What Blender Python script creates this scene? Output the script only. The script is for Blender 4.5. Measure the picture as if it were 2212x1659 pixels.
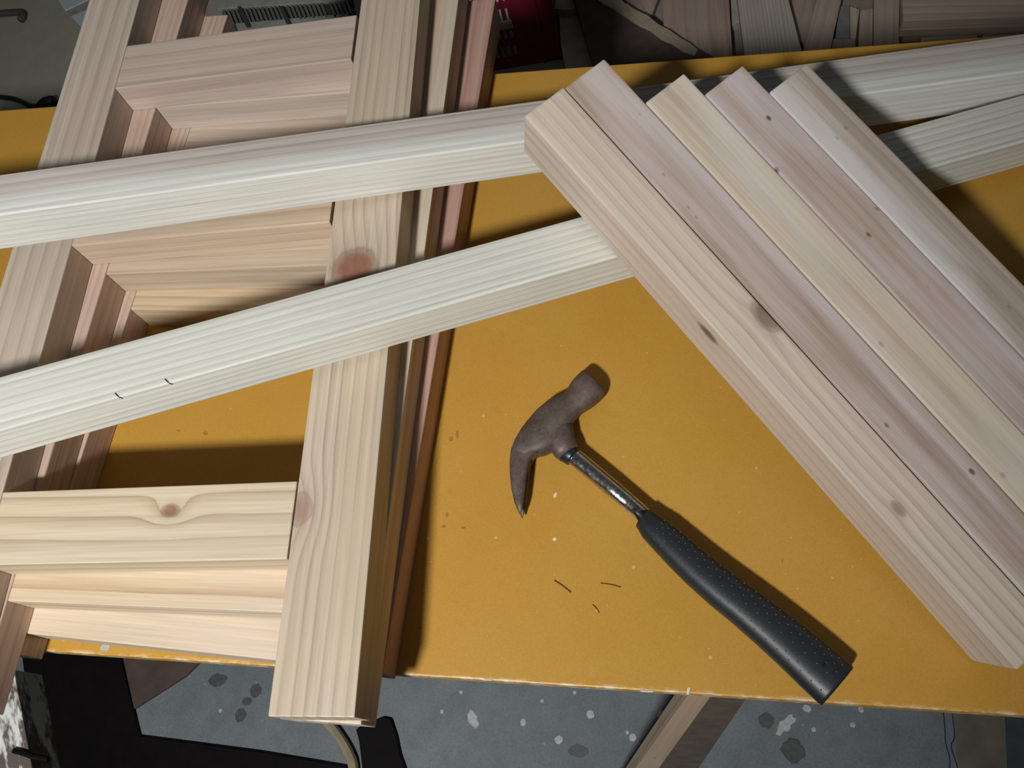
import bpy, bmesh, math, random
from mathutils import Vector, Matrix
for o in list(bpy.data.objects): bpy.data.objects.remove(o)
random.seed(7)
scn = bpy.context.scene
COL = scn.collection

# ------------------------------------------------------------------ units
# Measured in "units" (u) on the photograph's geometry; 1 u = 1.2 mm. z = 0 u is the table top.
K = 0.0012
ZT = 0.72                                   # table top above the floor, metres
def W(x, y, z): return Vector((x * K, y * K, z * K + ZT))
FLOOR = -ZT / K                             # floor height in units (-600)

# ------------------------------------------------------------------ camera
F_PX = 1870.56
CAM_R = Matrix(((0.98066335, 0.00267398, 0.19568403),
                (0.0783112, 0.91100025, -0.40490234),
                (-0.1793509, 0.41239714, 0.89317515)))
CAM_P = Vector((763.379, -54.770, 620.2))
cam = bpy.data.cameras.new('camera'); cam.sensor_width = 36.0; cam.lens = 36.0 * F_PX / 2212.0
cam.clip_start = 0.01; cam.clip_end = 50
cam_ob = bpy.data.objects.new('camera', cam); COL.objects.link(cam_ob)
cam_ob.matrix_world = Matrix.Translation(W(*CAM_P)) @ CAM_R.to_4x4()
scn.camera = cam_ob
def un(q, z):
    """point of height z (units) that the photograph shows at pixel q"""
    d = CAM_R @ Vector(((q[0] - 1106) / F_PX, (829.5 - q[1]) / F_PX, -1.0))
    s = (z - CAM_P.z) / d.z
    return CAM_P + d * s

# ------------------------------------------------------------------ world, lights, exposure
world = bpy.data.worlds.new('world'); scn.world = world; world.use_nodes = True
bg = world.node_tree.nodes['Background']
bg.inputs[0].default_value = (0.90, 0.97, 1.0, 1); bg.inputs[1].default_value = 0.055
def lamp(name, pos, target, radius, power, col, cone):
    l = bpy.data.lights.new(name, 'SPOT'); l.shadow_soft_size = radius; l.energy = power; l.color = col
    l.spot_size = math.radians(cone); l.spot_blend = 1.0
    o = bpy.data.objects.new(name, l); COL.objects.link(o); o.location = W(*pos)
    o.rotation_euler = (W(*target) - W(*pos)).to_track_quat('-Z', 'Y').to_euler()
    return o
lamp('vignette_ceiling_lamp', (400, -790, 1290), (305, 205, 0), 0.075, 152.0, (1.0, 0.99, 0.98), 71.0)  # lamp out of view; soft cone shaped to imitate lens vignetting
scn.view_settings.view_transform = 'Standard'; scn.view_settings.look = 'None'
scn.view_settings.exposure = 0.0; scn.view_settings.gamma = 1.0
scn.view_settings.use_curve_mapping = False

# ------------------------------------------------------------------ helpers
def lin(r, g, b):
    f = lambda c: (c / 255 / 12.92) if c / 255 <= 0.04045 else ((c / 255 + 0.055) / 1.055) ** 2.4
    return (f(r), f(g), f(b))
def C4(c): return (c[0], c[1], c[2], 1.0)
class N:
    """small node-graph helper"""
    def __init__(s, name):
        s.m = bpy.data.materials.new(name); s.m.use_nodes = True
        s.t = s.m.node_tree; s.b = s.t.nodes['Principled BSDF']
    def n(s, typ, **kw):
        o = s.t.nodes.new(typ)
        for k, v in kw.items(): setattr(o, k, v)
        return o
    def put(s, sock, v):
        if hasattr(v, 'links'): s.t.links.new(v, sock)
        elif v is not None: sock.default_value = v
    def math(s, op, a, b=None, c=None, clamp=False):
        o = s.n('ShaderNodeMath', operation=op, use_clamp=clamp)
        for i, v in enumerate((a, b, c)):
            if v is not None: s.put(o.inputs[i], v)
        return o.outputs[0]
    def vec(s, op, a, b=None):
        o = s.n('ShaderNodeVectorMath', operation=op); s.put(o.inputs[0], a)
        if b is not None: s.put(o.inputs[1], b)
        return o
    def mix(s, f, a, b, mode='MIX'):
        o = s.n('ShaderNodeMix', data_type='RGBA', blend_type=mode); o.clamp_factor = True
        s.put(o.inputs[0], f); s.put(o.inputs[6], a); s.put(o.inputs[7], b); return o.outputs[2]
    def noise(s, v, scale, detail=3, rough=0.5):
        o = s.n('ShaderNodeTexNoise'); s.put(o.inputs['Vector'], v)
        o.inputs['Scale'].default_value = scale; o.inputs['Detail'].default_value = detail; o.inputs['Roughness'].default_value = rough
        return o.outputs['Fac']
    def ramp(s, f, stops):
        o = s.n('ShaderNodeValToRGB'); s.put(o.inputs[0], f); e = o.color_ramp.elements
        while len(e) < len(stops): e.new(0.5)
        for i, (p, c) in enumerate(stops):
            e[i].position = p; e[i].color = C4(c) if isinstance(c, tuple) else (c, c, c, 1)
        return o.outputs[0]
    def obj(s): return s.n('ShaderNodeTexCoord').outputs['Object']
    def done(s, col, rough=0.5, metal=0.0, bump=None, bstr=0.2, bdist=0.001, spec=None):
        s.put(s.b.inputs['Base Color'], C4(col) if isinstance(col, tuple) else col)
        s.put(s.b.inputs['Roughness'], rough); s.put(s.b.inputs['Metallic'], metal)
        if spec is not None: s.b.inputs['Specular IOR Level'].default_value = spec
        if bump is not None:
            o = s.n('ShaderNodeBump'); o.inputs['Strength'].default_value = bstr; o.inputs['Distance'].default_value = bdist
            s.put(o.inputs['Height'], bump); s.t.links.new(o.outputs[0], s.b.inputs['Normal'])
        return s.m

def wood(name, base, dark, ring=0.008, cen=(-0.15, -0.12), wob=0.004, knots=(), blotch=0.12, tint=(0.42, 0.32, 0.27), saw=0.0, rough=0.55, seed=0.0, sharp=0.62, specks=0.0, heart=None, bsc=(4, 22)):
    """sawn softwood: growth rings round an axis along local X, fibres, blotches and knots"""
    g = N(name); co = g.obj()
    co = g.vec('ADD', co, (0, 0, 0)).outputs[0]
    sp = g.n('ShaderNodeSeparateXYZ'); g.put(sp.inputs[0], co); x, y, z = sp.outputs
    def strv(sx, sy, sz, off):
        v = g.vec('MULTIPLY', co, (sx, sy, sz)).outputs[0]
        return g.vec('ADD', v, (seed * 3.1 + off, seed * 1.7 - off, seed * 0.9)).outputs[0]
    dy = g.math('SUBTRACT', y, cen[0]); dz = g.math('SUBTRACT', z, cen[1])
    r = g.math('SQRT', g.math('ADD', g.math('MULTIPLY', dy, dy), g.math('MULTIPLY', dz, dz)))
    nz = g.noise(strv(2.2, 9, 9, 0), 1.0, 2)
    r = g.math('ADD', r, g.math('MULTIPLY', g.math('SUBTRACT', nz, 0.5), wob * 2))
    kmask = None; kcol = None; rims = []; halos = []
    for (kx, ky, kz, rx, ry, push, kc, ks) in knots:
        d = g.vec('SUBTRACT', co, (kx, ky, kz)).outputs[0]
        d = g.vec('MULTIPLY', d, (1 / rx, 1 / ry, 1 / ry)).outputs[0]
        d2 = g.vec('DOT_PRODUCT', d, d).outputs['Value']
        wide = g.math('EXPONENT', g.math('MULTIPLY', d2, -0.16))
        r = g.math('ADD', r, g.math('MULTIPLY', wide, push))
        kn = g.noise(strv(60, 120, 120, 5), 1.0, 2)
        d4 = g.math('MULTIPLY', d2, d2); m = g.math('EXPONENT', g.math('MULTIPLY', g.math('MULTIPLY', d4, d2), g.math('ADD', g.math('MULTIPLY', kn, -1.4), -0.1)))
        m = g.math('MULTIPLY', m, g.math('ADD', 0.62, g.math('MULTIPLY', kn, 0.6)), clamp=True)
        m = g.math('MULTIPLY', m, ks)
        rim = g.math('SUBTRACT', g.math('MULTIPLY', d2, g.math('ADD', 0.7, g.math('MULTIPLY', kn, 0.6))), 1.25)
        rim = g.math('EXPONENT', g.math('MULTIPLY', g.math('MULTIPLY', rim, rim), -14.0))
        rims.append(g.math('MULTIPLY', rim, 0.30 * ks)); halos.append(g.math('MULTIPLY', g.math('MULTIPLY', wide, g.math('MULTIPLY', wide, wide)), 0.42 * ks))
        if kmask is None: kmask, kcol = m, C4(kc)
        else: kcol = g.mix(g.math('GREATER_THAN', m, kmask), kcol, C4(kc)); kmask = g.math('MAXIMUM', m, kmask)
    ph = g.math('DIVIDE', r, ring)
    ph = g.math('ADD', ph, g.math('MULTIPLY', g.noise(strv(0.6, 14, 14, 9), 1.0, 1), 1.4))
    fr = g.math('FRACT', ph)
    late = g.ramp(fr, [(0.0, 0.15), (0.12, 0.0), (sharp - 0.25, 0.05), (sharp + 0.12, 0.55), (sharp + 0.26, 1.0), (0.97, 0.75), (1.0, 0.15)])
    amp = g.ramp(g.noise(strv(1.5, 40, 40, 3), 1.0, 1), [(0.3, 0.45), (0.7, 1.0)])
    late = g.math('MULTIPLY', late, amp)
    cb, cd = C4(base), C4(dark)
    if heart:                                     # heartwood on one side of the section, sapwood on the other
        y0, y1, hb, hd = heart
        hf = g.n('ShaderNodeMapRange', interpolation_type='SMOOTHSTEP'); g.put(hf.inputs[0], g.math('ADD', y, g.math('MULTIPLY', g.math('SUBTRACT', nz, 0.5), 0.012)))
        hf.inputs[1].default_value = y0; hf.inputs[2].default_value = y1
        cb = g.mix(hf.outputs[0], cb, C4(hb)); cd = g.mix(hf.outputs[0], cd, C4(hd))
    col = g.mix(late, cb, cd)
    fib = g.noise(strv(9, 420, 420, 2), 1.0, 2, 0.6)
    col = g.mix(1.0, col, g.ramp(fib, [(0.25, 0.86), (0.75, 1.12)]), 'MULTIPLY')
    bl = g.ramp(g.noise(strv(bsc[0], bsc[1], bsc[1], 7), 1.0, 3), [(0.40, 0.0), (0.64, 1.0)])
    col = g.mix(g.math('MULTIPLY', bl, blotch), col, C4(tint))
    if saw > 0:
        wv = g.n('ShaderNodeTexWave', wave_type='BANDS', bands_direction='X'); g.put(wv.inputs['Vector'], g.vec('MULTIPLY', co, (1, 0.35, 0.35)).outputs[0])
        wv.inputs['Scale'].default_value = 150; wv.inputs['Distortion'].default_value = 1.5
        col = g.mix(g.math('MULTIPLY', wv.outputs['Fac'], saw), col, C4(tuple(c * 0.55 for c in base)))
    if specks > 0:
        vo = g.n('ShaderNodeTexVoronoi'); g.put(vo.inputs['Vector'], strv(26, 44, 44, 1)); vo.inputs['Scale'].default_value = 1.0
        sm = g.ramp(vo.outputs['Distance'], [(0.045, 1.0), (0.10, 0.0)])
        col = g.mix(g.math('MULTIPLY', sm, specks), col, C4((0.10, 0.06, 0.04)))
    for hm in halos: col = g.mix(hm, col, C4(tuple(c_ * 0.72 for c_ in dark)))
    if kmask is not None: col = g.mix(kmask, col, kcol)
    for rm in rims: col = g.mix(rm, col, C4((0.16, 0.085, 0.055)))
    return g.done(col, rough, bump=g.math('ADD', g.math('MULTIPLY', fib, 0.6), g.math('MULTIPLY', late, -0.5)), bstr=0.22, bdist=0.0006, spec=0.35)

def plain(name, col, rough=0.5, metal=0.0, var=0.15, scale=40, spec=None):
    g = N(name); nz = g.noise(g.obj(), scale, 4)
    c = g.mix(1.0, C4(col), g.ramp(nz, [(0.3, 1 - var), (0.7, 1 + var)]), 'MULTIPLY')
    return g.done(c, rough, metal, bump=nz, bstr=0.1, bdist=0.0005, spec=spec)

# ---- objects
def link(o): COL.objects.link(o); return o
def tag(o, label, cat, group=None, kind=None):
    o['label'] = label; o['category'] = cat
    if group: o['group'] = group
    if kind: o['kind'] = kind
    return o
def thing(name, loc, label, cat, group=None):
    o = bpy.data.objects.new(name, None); o.empty_display_size = 0.03; link(o); o.location = loc
    return tag(o, label, cat, group)
def mesh_ob(name, bm, mat, parent=None, M=None, smooth=False, recalc=True):
    if recalc: bmesh.ops.recalc_face_normals(bm, faces=bm.faces)
    me = bpy.data.meshes.new(name); bm.to_mesh(me); bm.free()
    if smooth:
        for p in me.polygons: p.use_smooth = True
    me.materials.append(mat)
    o = bpy.data.objects.new(name, me); link(o)
    M = M or Matrix.Identity(4)
    if parent is not None:
        o.parent = parent; chain = Matrix.Identity(4); q = parent
        while q is not None:                        # world matrix of the parent from the stored bases
            chain = q.matrix_parent_inverse @ q.matrix_basis @ chain if q.parent else q.matrix_basis @ chain
            q = q.parent
        o.matrix_parent_inverse = chain.inverted()
    o.matrix_basis = M
    return o
def box_bm(L, a, b, bev=0.0012, segs=2):
    bm = bmesh.new(); bmesh.ops.create_cube(bm, size=1.0)
    for v in bm.verts: v.co = Vector(((v.co.x + 0.5) * L, (v.co.y + 0.5) * a, (v.co.z + 0.5) * b))
    if bev: bmesh.ops.bevel(bm, geom=list(bm.edges), offset=bev, segments=segs, affect='EDGES', profile=0.6)
    return bm
def axes(P, d, s, n):
    M = Matrix.Identity(4)
    for i in range(3): M[i][0], M[i][1], M[i][2], M[i][3] = d[i], s[i], n[i], P[i]
    return M
def board(name, P, d, s, n, L, a, b, mat, parent=None, bev=0.0012):
    """squared timber: P corner (world metres), axes, sizes in units"""
    return mesh_ob(name, box_bm(L * K, a * K, b * K, bev), mat, parent, axes(P, d, s, n))
def slab(name, px, ztop, th, mat, parent=None, bev=0.0008):
    """flat piece: outline given by where its corners show, lying at height ztop (units), th thick"""
    pts = [W(*un(q, ztop)) for q in px]
    c = sum(pts, Vector()) / len(pts); c.z -= th * K
    ed = pts[1] - pts[0]; best = ed
    for i in range(len(pts)):
        e = pts[(i + 1) % len(pts)] - pts[i]
        if e.length > best.length: best = e
    ang = math.atan2(best.y, best.x); M = Matrix.Translation(c) @ Matrix.Rotation(ang, 4, 'Z'); Mi = M.inverted()
    bm = bmesh.new()
    lo = [bm.verts.new(Mi @ Vector((p.x, p.y, p.z - th * K))) for p in pts]; hi = [bm.verts.new(Mi @ p) for p in pts]
    bm.faces.new(lo); bm.faces.new(hi)
    for i in range(len(pts)):
        j = (i + 1) % len(pts); bm.faces.new((lo[i], lo[j], hi[j], hi[i]))
    bmesh.ops.recalc_face_normals(bm, faces=bm.faces)
    if bev: bmesh.ops.bevel(bm, geom=list(bm.edges), offset=bev, segments=1, affect='EDGES')
    return mesh_ob(name, bm, mat, parent, M)
def tube_bm(pts, rad, seg=10):
    bm = bmesh.new(); rings = []
    rs = rad if isinstance(rad, (list, tuple)) else [rad] * len(pts)
    for i, p in enumerate(pts):
        t = (pts[min(i + 1, len(pts) - 1)] - pts[max(i - 1, 0)]).normalized()
        u = t.cross(Vector((0, 0, 1))); u = u.normalized() if u.length > 1e-4 else Vector((1, 0, 0)); v = u.cross(t)
        rings.append([bm.verts.new(p + (u * math.cos(k * 2 * math.pi / seg) + v * math.sin(k * 2 * math.pi / seg)) * rs[i]) for k in range(seg)])
    for a, b in zip(rings, rings[1:]):
        for k in range(seg): bm.faces.new((a[k], a[(k + 1) % seg], b[(k + 1) % seg], b[k]))
    bm.faces.new(rings[0]); bm.faces.new(rings[-1]); return bm
def smooth_path(pts, n=6):
    out = []
    for i in range(len(pts) - 1):
        p0, p1, p2, p3 = pts[max(i - 1, 0)], pts[i], pts[i + 1], pts[min(i + 2, len(pts) - 1)]
        for k in range(n):
            t = k / n
            out.append(0.5 * ((2 * p1) + (p2 - p0) * t + (2 * p0 - 5 * p1 + 4 * p2 - p3) * t * t + (3 * p1 - p0 - 3 * p2 + p3) * t ** 3))
    out.append(pts[-1]); return out

# ------------------------------------------------------------------ the setting: floor
g = N('floor_paint'); co = g.obj()
n1 = g.noise(co, 3.0, 5, 0.6); n2 = g.noise(co, 22.0, 4, 0.6); n3 = g.noise(co, 260.0, 3, 0.7)
c = g.mix(g.ramp(n1, [(0.35, 0.0), (0.7, 1.0)]), C4((0.155, 0.185, 0.20)), C4((0.215, 0.245, 0.265)))
c = g.mix(g.ramp(n2, [(0.45, 0.0), (0.75, 0.5)]), c, C4((0.105, 0.125, 0.135)))
c = g.mix(1.0, c, g.ramp(n3, [(0.3, 0.85), (0.7, 1.15)]), 'MULTIPLY')
vo = g.n('ShaderNodeTexVoronoi'); g.put(vo.inputs['Vector'], co); vo.inputs['Scale'].default_value = 30
c = g.mix(g.ramp(vo.outputs['Distance'], [(0.035, 0.55), (0.07, 0.0)]), c, C4((0.40, 0.42, 0.41)))
spf = g.n('ShaderNodeSeparateXYZ'); g.put(spf.inputs[0], co)
bk = g.n('ShaderNodeMapRange', interpolation_type='SMOOTHSTEP'); g.put(bk.inputs[0], g.math('ADD', spf.outputs[1], g.math('MULTIPLY', n1, 0.3))); bk.inputs[1].default_value = 0.9; bk.inputs[2].default_value = 1.15
c = g.mix(bk.outputs[0], c, g.mix(n2, C4((0.34, 0.33, 0.255)), C4((0.44, 0.42, 0.34))))
M_floor = g.done(c, 0.62, bump=n3, bstr=0.15, bdist=0.001)
bm = bmesh.new()
for x in (-3.2, 3.8):
    for y in (-1.6, 4.2): bm.verts.new((x, y, 0.0))
vs = list(bm.verts)
ret = bmesh.ops.extrude_face_region(bm, geom=[bm.faces.new((vs[0], vs[1], vs[3], vs[2]))])
for v in ret['geom']:
    if isinstance(v, bmesh.types.BMVert): v.co.z -= 0.12
floor = mesh_ob('floor', bm, M_floor); floor['kind'] = 'structure'; floor['label'] = 'grey blue painted concrete floor spotted with white paint'

M_wall = plain('wall_plaster', (0.50, 0.50, 0.47), 0.8, var=0.06, scale=6)
for nm, x0, y0, lx, ly in (('wall_left', -3.3, -1.7, 0.1, 6.0), ('wall_right', 3.8, -1.7, 0.1, 6.0), ('wall_front', -3.2, -1.7, 7.0, 0.1), ('wall_back', -3.2, 4.2, 7.0, 0.1)):
    o = mesh_ob(nm, box_bm(lx, ly, 2.7, 0), M_wall, None, Matrix.Translation((x0, y0, 0.0))); o['kind'] = 'structure'

M_spot = plain('spilt_white_paint', (0.50, 0.53, 0.52), 0.5, var=0.2, scale=150)
M_stain = plain('dark_oil_stain', (0.085, 0.09, 0.09), 0.45, var=0.25, scale=120)
def blotch(name, q, rx, ry, mat, h=0.0005, ang=0.0, jag=0.12):
    P = W(*un(q, FLOOR)); s = 1.0 / F_PX * (CAM_P - un(q, FLOOR)).dot(CAM_R.col[2]) * K
    bm = bmesh.new(); n = 18; top = []; lo = []
    for k in range(n):
        a = 2 * math.pi * k / n; j = 1 + random.uniform(-jag, jag)
        x, y = rx * s * j * math.cos(a), ry * s * j * math.sin(a)
        p = Vector((x * math.cos(ang) - y * math.sin(ang), x * math.sin(ang) + y * math.cos(ang), 0))
        top.append(bm.verts.new(p * 0.94 + Vector((0, 0, h)))); lo.append(bm.verts.new(p))
    bm.faces.new(top); bm.faces.new(lo)
    for k in range(n): bm.faces.new((lo[k], lo[(k + 1) % n], top[(k + 1) % n], top[k]))
    return mesh_ob(name, bm, mat, floor, Matrix.Translation(P))
for q, r, e in [((1275, 1543), 9, 9), ((1207, 1598), 9, 9), ((1367, 1593), 8, 8), ((1355, 1582), 4, 4), ((1241, 1496), 4, 4), ((996, 1495), 4, 4), ((1171, 1514), 4, 4),
                ((1435, 1547), 15, 15), ((1743, 1530), 9, 8), ((1758, 1576), 5, 5), ((1860, 1533), 6, 6), ((1842, 1566), 6, 5), ((476, 1535), 4, 4), ((1130, 1560), 6, 8), ((955, 1537), 4, 5)]:
    blotch('paint_spot', q, r, e, M_spot)
blotch('paint_spot', (1021, 1553), 10, 17, M_spot, ang=0.5, jag=0.3)
blotch('paint_spot', (1695, 1566), 24, 12, M_spot, ang=0.75, jag=0.3)
for q, r, e in [((1655, 1557), 17, 16), ((1712, 1622), 26, 24), ((553, 1492), 13, 15), ((534, 1515), 12, 9), ((520, 1545), 13, 14), ((1250, 1622), 22, 13), ((470, 1470), 22, 14)]:
    blotch('oil_stain', q, r, e, M_stain, h=0.0003)
M_crack = plain('floor_crack', (0.03, 0.03, 0.03), 0.8)
for pts in [[(2038, 1535), (2041, 1575), (2043, 1605), (2052, 1640), (2050, 1672)], [(2057, 1540), (2062, 1590), (2055, 1612), (2066, 1650), (2070, 1672)]]:
    mesh_ob('floor_crack', tube_bm(smooth_path([W(*un(q, FLOOR + 0.1)) for q in pts]), 0.0008, 6), M_crack, floor)

M_olive = plain('olive_cement', (0.15, 0.14, 0.10), 0.7, var=0.25, scale=25)
slab('cement_patch', [(2060, 1500), (2166, 1500), (2176, 1720), (2072, 1720)], FLOOR + 0.5, 0.4, M_olive, floor, 0)
slab('cement_patch', [(2168, 1500), (2330, 1500), (2330, 1720), (2178, 1720)], FLOOR + 0.5, 0.4, plain('dark_cement', (0.055, 0.065, 0.07), 0.7, var=0.25, scale=25), floor, 0)
# ------------------------------------------------------------------ table
g = N('yellow_table_paint'); co = g.obj()
n1 = g.noise(co, 5, 4, 0.6); n2 = g.noise(co, 60, 4, 0.65); n3 = g.noise(co, 700, 2, 0.6)
c = g.mix(g.ramp(n1, [(0.3, 0.0), (0.75, 1.0)]), C4((0.50, 0.262, 0.036)), C4((0.53, 0.30, 0.060)))
c = g.mix(g.ramp(n2, [(0.58, 0.0), (0.85, 0.30)]), c, C4((0.40, 0.19, 0.035)))
st = g.noise(g.vec('ADD', co, (3.3, 1.1, 0)).outputs[0], 14, 5, 0.7)
c = g.mix(g.ramp(st, [(0.66, 0.0), (0.80, 0.35)]), c, C4((0.62, 0.50, 0.34)))
vo = g.n('ShaderNodeTexVoronoi'); g.put(vo.inputs['Vector'], co); vo.inputs['Scale'].default_value = 26; vo.inputs['Randomness'].default_value = 1
c = g.mix(g.ramp(vo.outputs['Distance'], [(0.022, 0.6), (0.05, 0.0)]), c, C4((0.70, 0.58, 0.36)))
sp = g.n('ShaderNodeSeparateXYZ'); g.put(sp.inputs[0], co)
edge = g.math('MULTIPLY', g.ramp(g.math('ABSOLUTE', sp.outputs[1]), [(0.0012, 1.0), (0.0038, 0.0)]), g.ramp(g.noise(g.vec('MULTIPLY', co, (60, 200, 60)).outputs[0], 1.0, 3, 0.7), [(0.46, 0.0), (0.62, 0.85)]))
c = g.mix(edge, c, C4((0.74, 0.62, 0.42)))
c = g.mix(1.0, c, g.ramp(n3, [(0.3, 0.94), (0.7, 1.06)]), 'MULTIPLY')
M_table = g.done(c, 0.42, bump=g.math('ADD', n3, g.math('MULTIPLY', n1, 3.0)), bstr=0.10, bdist=0.0006, spec=0.4)
DEP = 555.6; TX0, TX1 = -350.0, 1480.0; TTH = 15.0
table = thing('workbench', W(560, 0, FLOOR), 'yellow painted workbench table holding the timber frames and hammer', 'table')
board('tabletop', W(TX0, 0, -TTH), (1, 0, 0), (0, 1, 0), (0, 0, 1), TX1 - TX0, DEP, TTH, M_table, table, 0.0015)
M_apron = wood('bench_timber', (0.30, 0.22, 0.16), (0.18, 0.12, 0.08), ring=0.009, seed=3)
board('apron', W(TX0 + 60, 80, -TTH - 55), (1, 0, 0), (0, 1, 0), (0, 0, 1), TX1 - TX0 - 120, 22, 55, M_apron, table)
board('apron', W(TX0 + 60, 470, -TTH - 55), (1, 0, 0), (0, 1, 0), (0, 0, 1), TX1 - TX0 - 120, 22, 55, M_apron, table)
for lx in (TX0 + 70, TX1 - 115):
    for ly in (104, 425):
        board('leg', W(lx, ly, FLOOR), (0, 0, 1), (1, 0, 0), (0, 1, 0), -FLOOR - TTH, 45, 45, M_apron, table)
# chips of missing paint along the front edge, down to grey primer
M_primer = plain('grey_primer', (0.42, 0.44, 0.40), 0.6)
for poly in ([(131, 1379), (150, 1377), (146, 1382), (135, 1385)], [(222, 1391), (238, 1392), (236, 1402), (230, 1407), (214, 1403)]):
    slab('paint_chip', poly, 0.35, 0.3, M_primer, table, 0)
M_pale = plain('pale_chip', (0.75, 0.66, 0.48), 0.6)
for poly in ([(1485, 1486), (1491, 1484), (1488, 1500), (1483, 1500)], [(1046, 1467), (1064, 1468), (1060, 1470.5), (1045, 1469.5)], [(1156, 1473), (1166, 1473), (1165, 1476), (1155, 1476)], [(1381, 1491), (1414, 1492), (1410, 1495), (1385, 1494)], [(1193, 1163), (1200, 1160), (1203, 1166), (1196, 1169)], [(1196, 1067), (1203, 1063), (1202, 1073), (1196, 1076)]):
    slab('paint_chip', poly, 0.35, 0.3, M_pale, table, 0)

M_scuff = plain('brown_scuff', (0.34, 0.185, 0.035), 0.5, var=0.3, scale=300)
for (qx, qy, rx, ry) in ((988, 938, 4, 12), (974, 948, 6, 5), (966, 1112, 4, 6), (958, 1138, 5, 4), (1000, 1140, 6, 3), (444, 936, 6, 5), (908, 1356, 4, 3), (386, 930, 4, 3), (1690, 1212, 2, 4)):
    poly = [(qx + rx * random.uniform(0.6, 1.2) * math.cos(a * math.pi / 4), qy + ry * random.uniform(0.6, 1.2) * math.sin(a * math.pi / 4)) for a in range(8)]
    slab('scuff', poly, 0.15, 0.1, M_scuff, table, 0)

# ------------------------------------------------------------------ the three ladder frames
T = 30.0; UR, WS = 229.09, 56.05
OR_ = (0.74, 0.58, 0.42)
frames = [ # x, y, angle, z0, stile ends (left lo, hi, right lo, hi), rung near faces
    dict(x=277.19, y=60.85, th=0.05706, z=2 * T, v=((-118, 610), (-111.4, 612)), r=(423.0, 252.5, -14.4), lab='topmost slatted timber frame of the stack, overhanging the yellow table front'),
    dict(x=280.42, y=51.68, th=0.01061, z=1 * T, v=((-100, 612), (-91.5, 614)), r=(433.7, 251.7, -24.3), lab='middle timber frame of the stack of three, mostly hidden'),
    dict(x=277.54, y=28.50, th=-0.03748, z=0.0, v=((-35, 605.5), (-21, 604)), r=(430.0, 257.3, -19.3), lab='lowest timber frame of the stack, lying flat on the yellow table')]
kn_r = (0.30, 0.115, 0.085); kn_o = (0.36, 0.16, 0.09)
FW = [  # materials per frame: left stile, right stile, rungs top, middle, bottom
    (wood('frame_timber_a', (0.57, 0.49, 0.40), (0.40, 0.32, 0.25), 0.017, (-0.21, -0.02), 0.004, seed=1, blotch=0.25),
     wood('frame_timber_b', (0.58, 0.49, 0.385), (0.37, 0.285, 0.205), 0.0105, (-0.24, -0.02), 0.0035, seed=2, sharp=0.66, blotch=0.30, tint=(0.60, 0.47, 0.30),
          knots=[(0.383, 0.039, 0.036, 0.019, 0.019, 0.011, (0.27, 0.105, 0.07), 1.0), (0.157, 0.0625, 0.036, 0.012, 0.009, 0.012, (0.37, 0.22, 0.16), 0.8)]),
     wood('frame_timber_c', (0.58, 0.475, 0.40), (0.46, 0.365, 0.30), 0.020, (-0.12, 0.05), 0.004, seed=3),
     wood('frame_timber_d', (0.62, 0.49, 0.36), (0.50, 0.375, 0.265), 0.010, (-0.10, 0.16), 0.004, seed=4),
     wood('frame_timber_e', (0.67, 0.56, 0.40), (0.38, 0.265, 0.155), 0.0150, (-0.075, -0.045), 0.011, seed=5.3, blotch=0.2, tint=(0.70, 0.66, 0.55), sharp=0.72,
          knots=[(0.1645, 0.0427, 0.036, 0.0075, 0.0052, 0.015, (0.27, 0.12, 0.07), 0.9)])),
    (wood('frame_timber_f', (0.58, 0.43, 0.35), (0.42, 0.29, 0.23), 0.006, (-0.2, -0.1), 0.003, seed=6),
     wood('frame_timber_g', (0.66, 0.58, 0.45), (0.50, 0.32, 0.19), 0.022, (-0.10, -0.02), 0.006, seed=7, blotch=0.2),
     wood('frame_timber_h', (0.60, 0.51, 0.43), (0.48, 0.39, 0.31), 0.018, (-0.1, 0.07), 0.005, seed=8),
     wood('frame_timber_i', (0.57, 0.47, 0.35), (0.44, 0.34, 0.24), 0.012, (-0.1, 0.1), 0.006, seed=9),
     wood('frame_timber_j', (0.68, 0.555, 0.39), (0.38, 0.21, 0.11), 0.013, (0.05, -0.05), 0.014, seed=10, sharp=0.70, blotch=0.3, tint=(0.66, 0.60, 0.56))),
    (wood('frame_timber_k', (0.58, 0.44, 0.35), (0.44, 0.32, 0.24), 0.007, (-0.2, -0.1), 0.003, seed=11),
     wood('frame_timber_l', (0.52, 0.33, 0.26), (0.40, 0.22, 0.17), 0.018, (-0.1, -0.05), 0.006, seed=12, knots=[(0.62, 0.045, 0.036, 0.016, 0.010, 0.01, (0.22, 0.11, 0.08), 0.9)]),
     wood('frame_timber_m', (0.60, 0.50, 0.40), (0.47, 0.37, 0.28), 0.014, (-0.1, 0.1), 0.006, seed=13),
     wood('frame_timber_n', (0.66, 0.52, 0.34), (0.52, 0.37, 0.22), 0.009, (-0.1, 0.12), 0.005, seed=14),
     wood('frame_timber_o', (0.69, 0.57, 0.42), (0.40, 0.28, 0.17), 0.010, (0.02, -0.06), 0.014, seed=15.7, sharp=0.70, blotch=0.3, tint=(0.66, 0.60, 0.56)))]
GAP = 0.35
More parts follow.
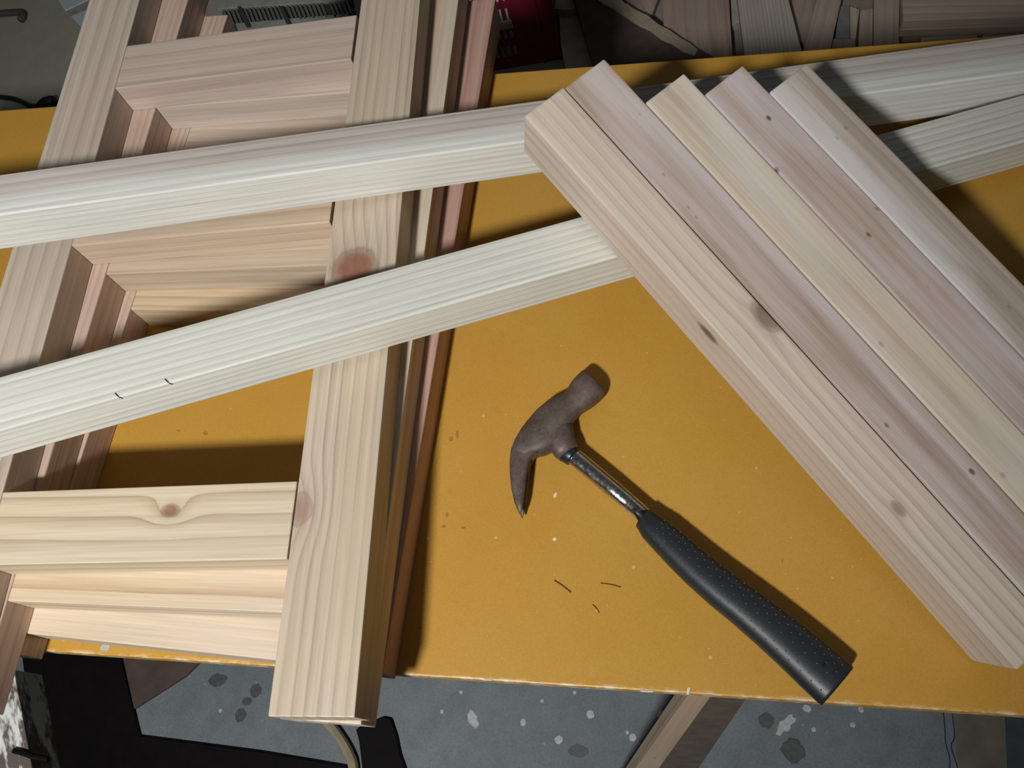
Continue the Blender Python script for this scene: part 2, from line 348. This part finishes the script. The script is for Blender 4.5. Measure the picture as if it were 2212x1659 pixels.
for fi, f in enumerate(frames):
    c, s = math.cos(f['th']), math.sin(f['th'])
    P = lambda u, v, z=0: W(f['x'] + c * u - s * v, f['y'] + s * u + c * v, f['z'] + z)
    du, dv, dz = Vector((c, s, 0)), Vector((-s, c, 0)), Vector((0, 0, 1))
    root = thing('ladder_frame', P(UR / 2, 230), f['lab'], 'wooden frame', 'ladder frames in a stack of three')
    zz = 0.25 if fi else 0.25
    hh = T - 0.3
    mats = FW[fi]
    (l0, l1), (r0, r1) = f['v']
    # stiles: local X runs up the stile, local Y towards -u (so axes stay right handed)
    board('stile', P(0, l0, zz), dv, -du, dz, l1 - l0, WS, hh, mats[0], root)
    ro, ra = ((0, 0), (-3.9, -0.0054), (0, 0))[fi]
    dv2 = Vector((dv.x * math.cos(ra) - dv.y * math.sin(ra), dv.x * math.sin(ra) + dv.y * math.cos(ra), 0)); du2 = Vector((dv2.y, -dv2.x, 0))
    board('stile', W(*((Vector((f['x'] + c * (UR + WS + ro), f['y'] + s * (UR + WS + ro), f['z'] + zz))) + dv2 * r0)), dv2, -du2, dz, r1 - r0, WS - 0.4, hh, mats[1], root)
    for k, rn in enumerate(f['r']):
        rw = (52.3, 53.5, 53.7)[k]
        board('rung', P(GAP, rn, zz), du, dv, dz, UR - 2 * GAP - (1.6 if k < 2 else 0.3) + (-4.0 if fi == 1 else 0), rw, hh - (0.0 if k else 0.0), mats[2 + k], root)

# ------------------------------------------------------------------ the two long battens laid across
M_bar = [wood('pale_batten_a', (0.78, 0.79, 0.73), (0.61, 0.605, 0.54), 0.0052, (-0.16, -0.20), 0.0018, seed=21, blotch=0.25, tint=(0.78, 0.78, 0.74), sharp=0.64,
              heart=(0.008, 0.030, (0.56, 0.49, 0.43), (0.35, 0.28, 0.24))),
         wood('pale_batten_b', (0.77, 0.775, 0.70), (0.57, 0.56, 0.485), 0.0052, (-0.22, -0.16), 0.0015, seed=22, blotch=0.15, tint=(0.70, 0.68, 0.61), sharp=0.6)]
M_pencil = plain('pencil_lead', (0.03, 0.035, 0.035), 0.4)
bars = [((546.34, 349.11, 92.3), 0.2378, -0.157, 38.1, 38.6, 'pale square batten with brown streaked top, farther of the two crossing the frames'),
        ((554.13, 212.61, 93.4), 0.3917, -0.157, 41.26, 33.2, 'whitish fine-grained batten with two pencil ticks, nearer of the two crossing the frames')]
for i, (p, an, sl, a, b, lab) in enumerate(bars):
    d = Vector((math.cos(an), math.sin(an), sl)).normalized(); s = Vector((-math.sin(an), math.cos(an), 0)); n = d.cross(s)
    s0 = -470.0                                                  # left end, past the picture
    s1 = (0.4 - p[2]) / d.z                                      # right end rests on the table
    Pw = W(*(Vector(p) + d * s0))
    o = board('timber_batten', Pw, d, s, n, s1 - s0, a, b, M_bar[i], None, 0.0015)
    tag(o, lab, 'timber', 'two long battens across the frames')
    if i == 1:
        for q in ((364, 827), (257, 858)):                       # pencil ticks over the near top edge
            # nearest point of the top near edge to the pixel
            best = min(((Vector(p) + d * t + n * b - un(q, (Vector(p) + d * t + n * b).z)).length, t) for t in [x * 0.5 for x in range(-900, 400)])[1]
            E = Vector(p) + d * best + n * b
            tk = (s * -0.15 + d * 0.25).normalized()
            Q = E + n * 0.05 + s * 3.6 - d * 2.4
            dd = (s * -3.8 + d * 2.2).normalized()
            mesh_ob('pencil_tick', box_bm(4.0 * K, 0.7 * K, 0.25 * K, 0), M_pencil, o, axes(W(*Q), dd, n.cross(dd), n))
            Q2 = E - n * 3.2 - s * 0.15 + d * 1.6; dd2 = (n * -1 + d * 0.65).normalized()
            mesh_ob('pencil_tick', box_bm(3.0 * K, 0.65 * K, 0.25 * K, 0), M_pencil, o, axes(W(*(E - s * 0.12 - d * 0.2)), dd2, (-s).cross(dd2), -s))

# ------------------------------------------------------------------ five battens leaning on them, side by side
BP = Vector((658.892, 341.731, 177.4)); an, sl = -0.8324, -0.2837
d = Vector((math.cos(an) * math.cos(sl), math.sin(an) * math.cos(sl), math.sin(sl)))
s = Vector((-math.sin(an), math.cos(an), 0)); n = d.cross(s)
BA, BB = 34.6, 50.3
kb = (0.15, 0.09, 0.06)
leaners = [
    (0.0, 'light straight-grained batten with two brown knots, nearest the hammer in the leaning row',
     wood('leaning_timber_a', (0.670, 0.570, 0.469), (0.419, 0.331, 0.269), 0.0075, (0.20, -0.06), 0.0012, seed=31, blotch=0.35, tint=(0.737, 0.603, 0.509), sharp=0.70,
          knots=[(0.226, 0.0, 0.044, 0.0095, 0.0050, 0.002, (0.16, 0.095, 0.065), 0.95), (0.2446, 0.0385, 0.060, 0.013, 0.008, 0.006, (0.17, 0.11, 0.08), 0.8), (0.4116, 0.014, 0.0604, 0.006, 0.003, 0.002, (0.30, 0.18, 0.13), 0.8)])),
    (1.0, 'rough sawn brown batten with small dark specks, second from the hammer in the leaning row',
     wood('leaning_timber_b', (0.482, 0.382, 0.308), (0.338, 0.256, 0.200), 0.018, (-0.10, -0.05), 0.006, seed=32, blotch=0.8, tint=(0.670, 0.590, 0.563), saw=0.12, specks=0.85, bsc=(5, 60))),
    (43.2, 'cream coloured smooth batten with a stepped end, third of the leaning row',
     wood('leaning_timber_c', (0.683, 0.583, 0.456), (0.500, 0.406, 0.312), 0.024, (-0.07, -0.02), 0.010, seed=33, blotch=0.6, tint=(0.750, 0.724, 0.670), bsc=(5, 30), specks=0.35)),
    (63.7, 'pinkish brown batten dotted with pin knots, fourth of the leaning row',
     wood('leaning_timber_d', (0.536, 0.422, 0.355), (0.394, 0.300, 0.250), 0.007, (-0.15, -0.05), 0.003, seed=34, blotch=0.7, tint=(0.657, 0.590, 0.590), specks=0.9, bsc=(6, 40))),
    (89.7, 'greyish batten with a rough pale far edge, farthest of the leaning row',
     wood('leaning_timber_e', (0.496, 0.409, 0.335), (0.356, 0.288, 0.231), 0.012, (-0.08, -0.03), 0.006, seed=35.4, blotch=0.9, tint=(0.750, 0.710, 0.683), specks=0.5, bsc=(4, 45), saw=0.1))]
for k, (t0, lab, mat) in enumerate(leaners):
    base = BP + s * (BA * k + 0.3) + d * t0 - n * BB
    o = board('timber_batten', W(*base), d, s, n, 453.2 - t0, BA - (0.6 if k else 1.0), BB, mat, None, 0.0016)
    tag(o, lab, 'timber', 'battens leaning in a row')

# ------------------------------------------------------------------ claw hammer
def c6(x, y): return (1080 + x / 4.609, 780 + y / 4.609)
def c7(x, y): return (1050 + x / 2.074, 760 + y / 2.074)
def loft(stations, zc, seg=20, ex=2.0, cap=True, bm=None):
    """stations: (pixel one side, pixel other side, half thickness u, z offset u); sections are superellipses"""
    bm = bm or bmesh.new(); rings = []
    for A, B, th, zo in stations:
        a, b = un(A, zc), un(B, zc); m = (a + b) / 2; h = (b - a) / 2; h.z = 0; m.z = zc + zo
        ring = []
        for k in range(seg):
            t = 2 * math.pi * k / seg; cx, sx = math.cos(t), math.sin(t)
            px = math.copysign(abs(cx) ** (2 / ex), cx); pz = math.copysign(abs(sx) ** (2 / ex), sx)
            q = m + h * px; ring.append(bm.verts.new(W(q.x, q.y, q.z + pz * th)))
        rings.append(ring)
    for a, b in zip(rings, rings[1:]):
        for k in range(seg): bm.faces.new((a[k], a[(k + 1) % seg], b[(k + 1) % seg], b[k]))
    if cap: bm.faces.new(rings[0]); bm.faces.new(rings[-1])
    return bm
ZC = 11.8
ham = thing('claw_hammer', W(*un((1300, 1050), 0)), 'old claw hammer with rusty head, chromed shaft and black rubber grip', 'hammer')
g = N('rusty_steel'); co = g.obj(); n1 = g.noise(co, 70, 5, 0.65); n2 = g.noise(co, 400, 3, 0.7)
c = g.mix(g.ramp(n1, [(0.35, 0.0), (0.65, 1.0)]), C4((0.085, 0.062, 0.052)), C4((0.155, 0.118, 0.098)))
c = g.mix(g.ramp(n2, [(0.5, 0.0), (0.8, 0.5)]), c, C4((0.22, 0.19, 0.17)))
M_rust = g.done(c, 0.55, 0.35, bump=n2, bstr=0.3, bdist=0.0006)
def st(a, b, th, zo=0.0): return (c6(*a), c6(*b), th / 1.2, zo / 1.2)
bm = loft([st((850, 118), (1022, 285), 9, 0), st((826, 112), (1040, 312), 12.2), st((812, 122), (1036, 330), 13.2), st((765, 165), (1008, 366), 13.3), st((715, 218), (945, 430), 12.4),
           st((672, 292), (850, 492), 10.6), st((640, 330), (785, 535), 10.2), st((585, 352), (740, 592), 10.8), st((480, 405), (700, 660), 11.8), st((375, 490), (640, 760), 12.2),
           st((285, 590), (560, 880), 12.0), st((210, 690), (450, 932), 11.4), st((155, 790), (352, 948), 10.9), st((125, 880), (308, 985), 10.4), st((112, 970), (292, 1050), 8.0), st((112, 1060), (284, 1120), 3.5), st((118, 1120), (275, 1170), 0.8)], ZC, 24, 2.6)
loft([st((420, 720), (640, 560), 9.5), st((480, 860), (725, 640), 11.0), st((545, 950), (745, 770), 10.6), st((592, 986), (790, 862), 9.8)], ZC, 24, 2.3, bm=bm)
for sg in (1, -1):
    loft([st((215, 715), (420, 925), 3.4, 5.4 * sg), st((158, 800), (345, 945), 4.0, 5.6 * sg), st((121, 900), (302, 1010), 4.4, 5.8 * sg), st((108, 1020), (284, 1100), 4.2, 6.0 * sg), st((110, 1150), (272, 1210), 3.7, 6.1 * sg),
          st((126, 1300), (258, 1335), 3.0, 6.0 * sg), st((156, 1430), (243, 1450), 2.4, 5.8 * sg), st((203, 1540), (217, 1544), 1.4, 5.4 * sg)], ZC, 18, 2.6, bm=bm)
head = mesh_ob('head', bm, M_rust, ham, smooth=True)
M_coll = plain('blued_steel', (0.035, 0.045, 0.055), 0.35, 0.6)
mesh_ob('collar', loft([st((578, 968), (738, 812), 8.6), st((590, 982), (752, 826), 9.2), st((665, 1026), (795, 880), 9.0), st((682, 1026), (803, 893), 8.4)], ZC, 24, 2.0), M_coll, ham, smooth=True)
g = N('scratched_chrome'); co = g.obj(); n1 = g.noise(g.vec('MULTIPLY', co, (1, 1, 1)).outputs[0], 220, 4, 0.7)
c = g.mix(g.ramp(n1, [(0.5, 0.0), (0.72, 1.0)]), C4((0.52, 0.52, 0.53)), C4((0.30, 0.27, 0.25)))
M_chr = g.done(c, g.ramp(n1, [(0.4, 0.16), (0.75, 0.45)]), 1.0)
mesh_ob('shaft', loft([st((640, 1000), (765, 855), 6.6), st((690, 1022), (803, 893), 6.7), st((1040, 1310), (1150, 1180), 6.8), st((1400, 1612), (1505, 1488), 6.8)], ZC, 28, 2.2), M_chr, ham, smooth=True)
g = N('black_rubber'); co = g.obj(); n2 = g.noise(co, 500, 2, 0.6)
c = g.mix(n2, C4((0.012, 0.016, 0.019)), C4((0.022, 0.026, 0.029)))
M_rub = g.done(c, 0.42, bump=n2, bstr=0.1, bdist=0.0003, spec=0.5)
GR = [((672, 782), 92, 9.0), ((678, 790), 104, 10.0), ((700, 830), 122, 11.2), ((750, 885), 142, 12.2), ((820, 960), 155, 12.8), ((900, 1040), 165, 13.2), ((1000, 1130), 176, 13.4), ((1100, 1212), 184, 13.4),
      ((1200, 1300), 196, 13.2), ((1300, 1392), 208, 13.0), ((1400, 1490), 222, 13.0), ((1488, 1572), 226, 13.0), ((1504, 1582), 218, 12.6)]
gst = [(c7(*a), c7(a[0] + 0.642 * w, a[1] - 0.768 * w), th / 1.2, 0.0) for a, w, th in GR]
grip = mesh_ob('grip', loft(gst, ZC, 32, 2.4), M_rub, ham, smooth=True)
# moulded dots over the grip: too small to pick apart, one part
bm = bmesh.new()
for i in range(2, 11):
    for sub in (0.0, 0.25, 0.5, 0.75):
        A0, B0, t0, _ = gst[i]; A1, B1, t1, _ = gst[i + 1]
        if i == 2 and sub < 0.4: continue
        A = [A0[j] + (A1[j] - A0[j]) * sub for j in (0, 1)]; B = [B0[j] + (B1[j] - B0[j]) * sub for j in (0, 1)]; th = t0 + (t1 - t0) * sub
        a, b = un(A, ZC), un(B, ZC); m = (a + b) / 2; h = (b - a) / 2; h.z = 0
        for j in range(4):
            t = math.radians(60 + 24 * j - 18 + (12 if int(i * 4 + sub * 4) % 2 else 0))
            cx, sx = math.cos(t), math.sin(t)
            px = math.copysign(abs(cx) ** (2 / 2.4), cx); pz = abs(sx) ** (2 / 2.4)
            q = m + h * px; q = W(q.x, q.y, ZC + pz * th)
            bmesh.ops.create_icosphere(bm, subdivisions=1, radius=0.0007, matrix=Matrix.Translation(q))
M_glint = plain('glint_dots', (0.085, 0.10, 0.10), 0.3)  # lighter grey than the grip paints in the glints on the dots
dots = mesh_ob('grip_dots', bm, M_glint, ham, smooth=True); dots['kind'] = 'stuff'
hp = un(c7(1512, 1402), ZC + 10.9); bm = bmesh.new()
bmesh.ops.create_cone(bm, cap_ends=True, segments=14, radius1=0.0019, radius2=0.0019, depth=0.0006, matrix=Matrix.Translation(W(hp.x, hp.y, ZC + 10.85)))
mesh_ob('hanging_hole', bm, plain('hole_dark', (0.003, 0.003, 0.003), 0.9), ham)

# ------------------------------------------------------------------ crumbs and splinters on the table
bm = bmesh.new()
for k in range(90):
    q = (random.uniform(900, 1900), random.uniform(560, 1480)); P = W(*un(q, 0.3)); L = random.uniform(0.0004, 0.0016); a = random.uniform(0, 6.3)
    M = Matrix.Translation(P) @ Matrix.Rotation(a, 4, 'Z') @ Matrix.Diagonal((L, 0.0004, 0.0003, 1))
    bmesh.ops.create_cube(bm, size=1.0, matrix=M)
chips = mesh_ob('wood_crumbs', bm, plain('crumb_wood', (0.78, 0.62, 0.38), 0.7))
tag(chips, 'pale wood crumbs scattered over the yellow table top', 'wood crumbs', kind='stuff')
M_spl = plain('dark_splinter', (0.17, 0.095, 0.03), 0.7)
for i, (pts, r) in enumerate([([(1197, 1254), (1213, 1264), (1233, 1280)], 0.0005), ([(1297, 1260), (1320, 1263), (1341, 1269)], 0.00035), ([(1280, 1306), (1288, 1314), (1294, 1324)], 0.0003)]):
    o = mesh_ob('splinter', tube_bm(smooth_path([W(*un(q, 0.75)) for q in pts], 4), r, 6), M_spl)
    tag(o, ['thick dark splinter lying left of the hammer grip', 'thin crooked dark splinter close to the hammer grip', 'short faint dark splinter below the other two on the table'][i], 'splinter', 'splinters on the table')

# ------------------------------------------------------------------ under the front edge: trestles and dark things
M_black = plain('matt_black', (0.006, 0.005, 0.005), 0.6, var=0.2, spec=0.1)
M_old = wood('old_trestle_timber', (0.44, 0.33, 0.23), (0.30, 0.20, 0.13), 0.012, (-0.15, -0.1), 0.006, seed=41, blotch=0.5, tint=(0.50, 0.42, 0.31), specks=0.4)
M_brown = wood('brown_timber', (0.20, 0.145, 0.10), (0.13, 0.09, 0.06), 0.012, seed=42, blotch=0.4, tint=(0.10, 0.07, 0.05))
def strut(name, A, B, wa, wb, side, mat, parent=None):
    """squared timber from A to B (units); side = preferred direction of the wa face"""
    A, B = Vector(A), Vector(B); d_ = (B - A).normalized(); s_ = Vector(side); s_ = (s_ - d_ * s_.dot(d_)).normalized(); n_ = d_.cross(s_)
    return board(name, W(*(A - s_ * wa / 2 - n_ * wb / 2)), d_, s_, n_, (B - A).length, wa, wb, mat, parent)
def hexa(name, top, bot, zt, zb, back, mat, parent):
    """flat timber whose front face shows between two pixel edges, from height zt down to zb"""
    A = [un(q, zt) for q in top]; B = [un(q, zb) for q in bot]
    q = [A[0], A[1], B[1], B[0]]; bm = bmesh.new()
    f = [bm.verts.new(W(*p)) for p in q]; r = [bm.verts.new(W(*(p + Vector(back)))) for p in q]
    bm.faces.new(f); bm.faces.new(r)
    for k in range(4): bm.faces.new((f[k], f[(k + 1) % 4], r[(k + 1) % 4], r[k]))
    c0 = sum(q, Vector()) / 4; ax = (B[0] - A[0]).normalized(); M = Matrix.Translation(W(*c0)) @ ax.to_track_quat('X', 'Z').to_matrix().to_4x4()
    bm.transform(M.inverted()); return mesh_ob(name, bm, mat, parent, M)
tr = thing('propped_timber', W(700, -60, FLOOR), 'timber with its shade side painted brown, leaning on the table front by the hammer grip', 'propped timber')
hexa('front_face', [(1487, 1500), (1538, 1500)], [(1273, 1800), (1322, 1800)], -20, FLOOR + 1, (2, 16, 4), M_old, tr)
M_shade = plain('shade_brown', (0.105, 0.085, 0.062), 0.5, var=0.2, scale=60)  # darker brown paints in the shade on the timber's right side
hexa('shade_side', [(1538.5, 1500), (1618, 1500)], [(1322.5, 1800), (1412, 1800)], -20, FLOOR + 1, (2, 16, 4), M_shade, tr)
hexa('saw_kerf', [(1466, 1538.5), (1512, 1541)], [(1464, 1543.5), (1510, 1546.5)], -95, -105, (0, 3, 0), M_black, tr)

# left: old paint-splashed beam end sticking out below the frames
g = N('paint_splashed_timber'); co = g.obj(); nA = g.noise(g.vec('MULTIPLY', co, (14, 40, 40)).outputs[0], 1.0, 4, 0.7)
c = g.mix(g.ramp(nA, [(0.46, 0.0), (0.54, 1.0)]), C4((0.10, 0.085, 0.07)), C4((0.66, 0.68, 0.64)))
M_splash = g.done(c, 0.7, bump=nA, bstr=0.4, bdist=0.002)
o = strut('trestle_beam', un((26, 1470), -150), un((72, 1720), -150), 34, 40, (1, 0, 0), M_splash)
tag(o, 'old timber splashed with white paint at the lower left corner', 'timber')
o = slab('black_sheet', [(40, 1360), (249, 1370), (259, 1418), (301, 1590), (560, 1624), (750, 1656), (760, 1760), (60, 1780), (70, 1600)], FLOOR + 8, 7.5, M_black)  # flat black shape covering this corner of the floor
tag(o, 'black angular flat sheet on the floor in the lower left corner', 'mat')
M_panel = plain('dark_brown_panel', (0.085, 0.06, 0.05), 0.6, var=0.2)
o = slab('plywood_piece', [(254, 1370), (470, 1370), (430, 1430), (400, 1460), (289, 1531)], FLOOR + 8, 7.5, M_panel)
tag(o, 'dark brown triangular plywood piece on the floor beside the black sheet', 'plywood')
bm = tube_bm(smooth_path([W(*un(q, FLOOR + 8)) for q in [(700, 1555), (716, 1570), (735, 1596), (752, 1625), (762, 1652), (764, 1690)]]), 0.0085, 8)
tag(mesh_ob('bent_cane', bm, plain('tan_cane', (0.36, 0.29, 0.20), 0.6)), 'tan bent strip of wood on the floor below the overhanging frame', 'wood strip')
bm = tube_bm(smooth_path([W(*un(q, -128)) for q in [(30, 1621), (55, 1628), (72, 1634), (105, 1640)]]), 0.003, 8)
tag(mesh_ob('strap', bm, M_black), 'thin black strap across the paint splashed timber', 'strap')
o = slab('black_patch', [(775, 1600), (768, 1575), (800, 1560), (828, 1548), (846, 1552), (850, 1566), (858, 1590), (866, 1630), (884, 1680), (880, 1740), (785, 1740), (782, 1660)], FLOOR + 6, 5.5, M_black, None, 0.002)  # thin black patch with a wavy outline
tag(o, 'black flat patch on the floor right of the bent wood strip', 'cloth')

# ------------------------------------------------------------------ behind the table: the scrap pile
offm = [wood('scrap_timber_a', (0.510, 0.420, 0.330), (0.378, 0.294, 0.224), 0.015, seed=51, blotch=0.4), wood('scrap_timber_b', (0.450, 0.345, 0.285), (0.336, 0.252, 0.196), 0.02, seed=52, blotch=0.5, tint=(0.34, 0.22, 0.19)),
        wood('scrap_timber_c', (0.540, 0.495, 0.420), (0.322, 0.280, 0.238), 0.007, seed=53, blotch=0.3, cen=(-0.2, -0.05)), wood('scrap_timber_d', (0.600, 0.510, 0.390), (0.448, 0.364, 0.266), 0.012, seed=54, blotch=0.2)]
M_card = plain('cardboard', (0.46, 0.38, 0.30), 0.8); M_gblk = plain('pale_block', (0.42, 0.42, 0.36), 0.7)
F0 = FLOOR + 0.5
def lay(px, layer, mat, lab, name='offcut', cat='offcut', th=16.0):
    o = slab(name, px, F0 + 17 * layer + 16, th, mat); return tag(o, lab, cat, 'timber offcuts heaped behind the table')
lay([(1205, -60), (2330, -60), (2330, 210), (1222, 210)], 0, plain('scrap_sheet', (0.30, 0.25, 0.21), 0.8), 'large brown sheet lying beneath the heap of offcuts', 'scrap_sheet', 'sheet')
lay([(1207, 24), (1262, 14), (1292, 165), (1225, 165), (1211, 95)], 1, M_card, 'tan cardboard piece between the red crate and the dark panel', 'cardboard_piece', 'cardboard')
lay([(1200, -30), (1262, -30), (1263, 13), (1222, 21), (1199, 18)], 2, M_gblk, 'pale greenish block above the tan cardboard piece', 'wood_block', 'block')
lay([(1335, -30), (1432, -30), (1409, 30), (1388, 48), (1370, 40)], 1, offm[1], 'small pinkish offcut peeping out behind the chipped dark panel')
lay([(1428, -30), (1573, -30), (1585, 160), (1440, 160)], 2, offm[1], 'wide brown board offcut right of the chipped dark panel')
lay([(1578, -30), (1597, -30), (1602, 44), (1580, 56)], 1, M_gblk, 'small grey offcut wedged beside the wide brown board')
lay([(1590, -30), (1696, -30), (1740, 140), (1613, 150)], 3, offm[2], 'grey board offcut with strong grain in the middle of the heap')
lay([(1690, -30), (1773, -30), (1742, 105), (1726, 85)], 1, offm[1], 'pinkish offcut showing between grained board and slanting plank')
lay([(1772, -30), (1824, -30), (1786, 140), (1732, 140), (1735, 110)], 2, offm[0], 'narrow slanting plank offcut leaning leftwards in the heap')
lay([(1812, 13), (1835, 11), (1836, 80), (1805, 80)], 1, plain('grey_offcut', (0.24, 0.235, 0.24), 0.7), 'small grey offcut right of the slanting plank')
lay([(1836, 12), (1857, 20), (1849, 82), (1837, 80)], 1, offm[3], 'thin pale strip beside the small grey offcut')
lay([(1791, 83), (1849, 84), (1848, 160), (1780, 160)], 1, offm[1], 'low pinkish offcut below the small grey one')
lay([(1858, 22), (1886, 18), (1884, 160), (1851, 160)], 1, offm[0], 'short upright plank left of the widest upright plank')
lay([(1888, -30), (1944, -30), (1941, 160), (1886, 160)], 1, offm[0], 'wide upright plank left of the stacked boards')
lay([(1952, 66), (2260, 46), (2260, 66), (1952, 76)], 1, offm[3], 'bottom board of the neat stack at the top right')
lay([(1946, 48), (2260, 28), (2260, 55), (1946, 64)], 2, offm[0], 'middle board of the neat stack at the top right')
lay([(1948, -30), (2260, -40), (2260, 32), (1951, 44)], 3, offm[0], 'top wide board of the neat stack at the top right')
lay([(1989, 80), (2112, 72), (2112, 120), (1989, 130)], 1, offm[3], 'thin pale board at the table edge under the neat stack')
lay([(2122, 72), (2260, 64), (2260, 110), (2122, 118)], 1, offm[3], 'thin pale board at the far right table edge')
# chipped dark panel
pn = thing('chipped_panel', W(*un((1370, 60), F0 + 51)), 'dark brown board with a splintered pale edge, behind the leaning battens', 'board', 'timber offcuts heaped behind the table')
slab('board_face', [(1258, -30), (1232, -30), (1288, 165), (1600, 165), (1545, 124), (1285, -5)], F0 + 17 * 3 + 16, 16, M_panel, pn)
g = N('splintered_chipboard'); nA = g.noise(g.obj(), 130, 4, 0.7); M_chip = g.done(g.mix(nA, C4((0.24, 0.19, 0.13)), C4((0.50, 0.43, 0.31))), 0.85, bump=nA, bstr=0.6, bdist=0.003)
slab('splintered_edge', [(1262, -30), (1325, -30), (1345, 2), (1372, 20), (1400, 33), (1423, 52), (1447, 64), (1470, 81), (1490, 92), (1508, 107), (1500, 118), (1475, 109), (1450, 92), (1428, 83), (1405, 64), (1378, 52), (1340, 27), (1300, 6)], F0 + 17 * 3 + 20, 20, M_chip, pn)

# red plastic crate
M_red = plain('red_plastic', (0.22, 0.014, 0.028), 0.4, var=0.1)
A = un((985, 168), FLOOR); B = un((1214, 128), FLOOR)
ex = (B - A); LX = ex.length; ex.normalize(); ey = Vector((-ex.y, ex.x, 0)); ez = Vector((0, 0, 1))
cr = thing('crate', W(*((A + B) / 2 + ey * 110)), 'dark red plastic crate with slotted side on the floor behind the table', 'crate')
HC = 190.0; z0 = FLOOR + 0.5
def cpart(name, x, y, z, lx, ly, lz, mat=None): return board(name, W(*(A + ex * x + ey * y + ez * (z + 0.5))), ex, ey, ez, lx, ly, lz, mat or M_red, cr, 0.0008)
SX = LX - 74
cpart('solid_panel', SX, 0, 0, 74, 6, HC); cpart('corner_rib', LX - 34, -3, 0, 6, 3, HC)
for (za, zb) in ((0, 22), (52, 64), (88, 100), (138, 150), (HC - 10, HC)): cpart('rail', 0, 0, za, SX, 6, zb - za)
for k in range(17):
    cpart('slat', SX - 6 - k * 11.4, 0.5, 20, 6.2, 5, HC - 28)
cpart('side_wall', 0, 6, 0, 6, 220, HC); cpart('side_wall', LX - 6, 6, 0, 6, 220, HC); cpart('back_wall', 0, 226, 0, LX, 6, HC); cpart('crate_floor', 6, 6, 0, LX - 12, 220, 5)
o = board('cardboard_strip', W(*(A + ex * (SX - 62) + ey * -4.5 + ez * 96)), ex, ey, ez, 60, 4, 18, M_card, None)
tag(o, 'tan strip stuck across the slots of the red crate', 'strip')
o = board('paper_stack', W(*(A + ex * 12 + ey * 7 + ez * 6.5)), ex, ey, ez, LX - 90, 180, 168, plain('white_paper', (0.75, 0.75, 0.75), 0.8), None)
tag(o, 'white paper stack inside the red crate glimpsed through its slots', 'paper')

# grey louvred heater behind the frames
M_gry = plain('grey_plastic', (0.33, 0.35, 0.31), 0.5); M_dk = plain('dark_grille', (0.05, 0.05, 0.05), 0.7); M_sl = plain('grey_slat', (0.17, 0.175, 0.165), 0.5)
ht = thing('louvred_heater', W(*un((610, 20), FLOOR)), 'grey louvred heater lying on the floor behind the ladder frames', 'heater')
HZ = FLOOR + 70
slab('body', [(455, -60), (738, -78), (752, 74), (500, 95)], HZ, 69, M_dk, ht)
slab('frame_rail', [(463, -14), (742, -33), (746, 0), (468, 19)], HZ + 7, 7, M_gry, ht); slab('frame_rail', [(508, 50), (752, 29), (756, 64), (520, 84)], HZ + 5, 5, M_gry, ht)
for k in range(30):
    x = 478 + k * 9.2; y0 = 19 - (x - 470) * 0.0687
    if k % 10 == 4: continue
    slab('slat', [(x, y0 - 1), (x + 5, y0 - 1.4), (x + 19, y0 + 33), (x + 14, y0 + 33.4)], HZ + 5, 5, M_sl, ht, 0)
for x in (512, 602):
    slab('bracket', [(x, 14), (x + 8, 13), (x + 30, 56), (x + 20, 58)], HZ + 8, 8, M_dk, ht, 0)
o = slab('storage_box', [(757, -40), (810, -45), (810, 60), (772, 60)], FLOOR + 76, 75, plain('blue_grey_box', (0.20, 0.22, 0.30), 0.6)); tag(o, 'blue grey box edge next to the louvred heater', 'box')

# white cardboard box at the upper left
M_wht = plain('white_card', (0.52, 0.58, 0.62), 0.6, var=0.05); M_tape = plain('grey_tape', (0.30, 0.30, 0.28), 0.5)
bx = thing('cardboard_box', W(*un((190, 0), FLOOR)), 'pale blue-white cardboard box on the floor at the upper left', 'box')
slab('body', [(105, -40), (260, -60), (260, 40), (181, 66), (146, 26)], FLOOR + 40, 39.5, M_tape, bx)
slab('flap', [(100, -40), (240, -80), (240, -25), (140, 23)], FLOOR + 43, 3, M_wht, bx); slab('flap', [(153, 35), (240, -2), (250, 50), (183, 68)], FLOOR + 43, 3, M_wht, bx)
# cable with plug and a bent dark handle on the floor at the upper left
M_cab = plain('black_cable', (0.012, 0.012, 0.013), 0.5)
cb = thing('power_cable', W(*un((50, 220), FLOOR)), 'black power cable with plug on the floor behind the table', 'cable')
mesh_ob('cord', tube_bm(smooth_path([W(*un(q, FLOOR + 5)) for q in [(-40, 206), (0, 210), (28, 214), (48, 221), (66, 229), (84, 230)]]), 0.006, 8), M_cab, cb, smooth=True)
mesh_ob('plug', tube_bm([W(*un(q, FLOOR + 13)) for q in [(80, 230), (88, 226), (98, 222), (112, 219), (118, 218)]], [0.006, 0.010, 0.014, 0.015, 0.012], 12), M_cab, cb, smooth=True)
o = mesh_ob('crank_rod', tube_bm(smooth_path([W(*un(q, FLOOR + 7)) for q in [(-40, 30), (0, 29), (30, 27), (46, 27), (50, 34), (44, 44)]]), 0.009, 8), plain('olive_handle', (0.085, 0.08, 0.07), 0.6), smooth=True)
tag(o, 'dark bent metal rod on the floor at the upper left corner', 'rod')
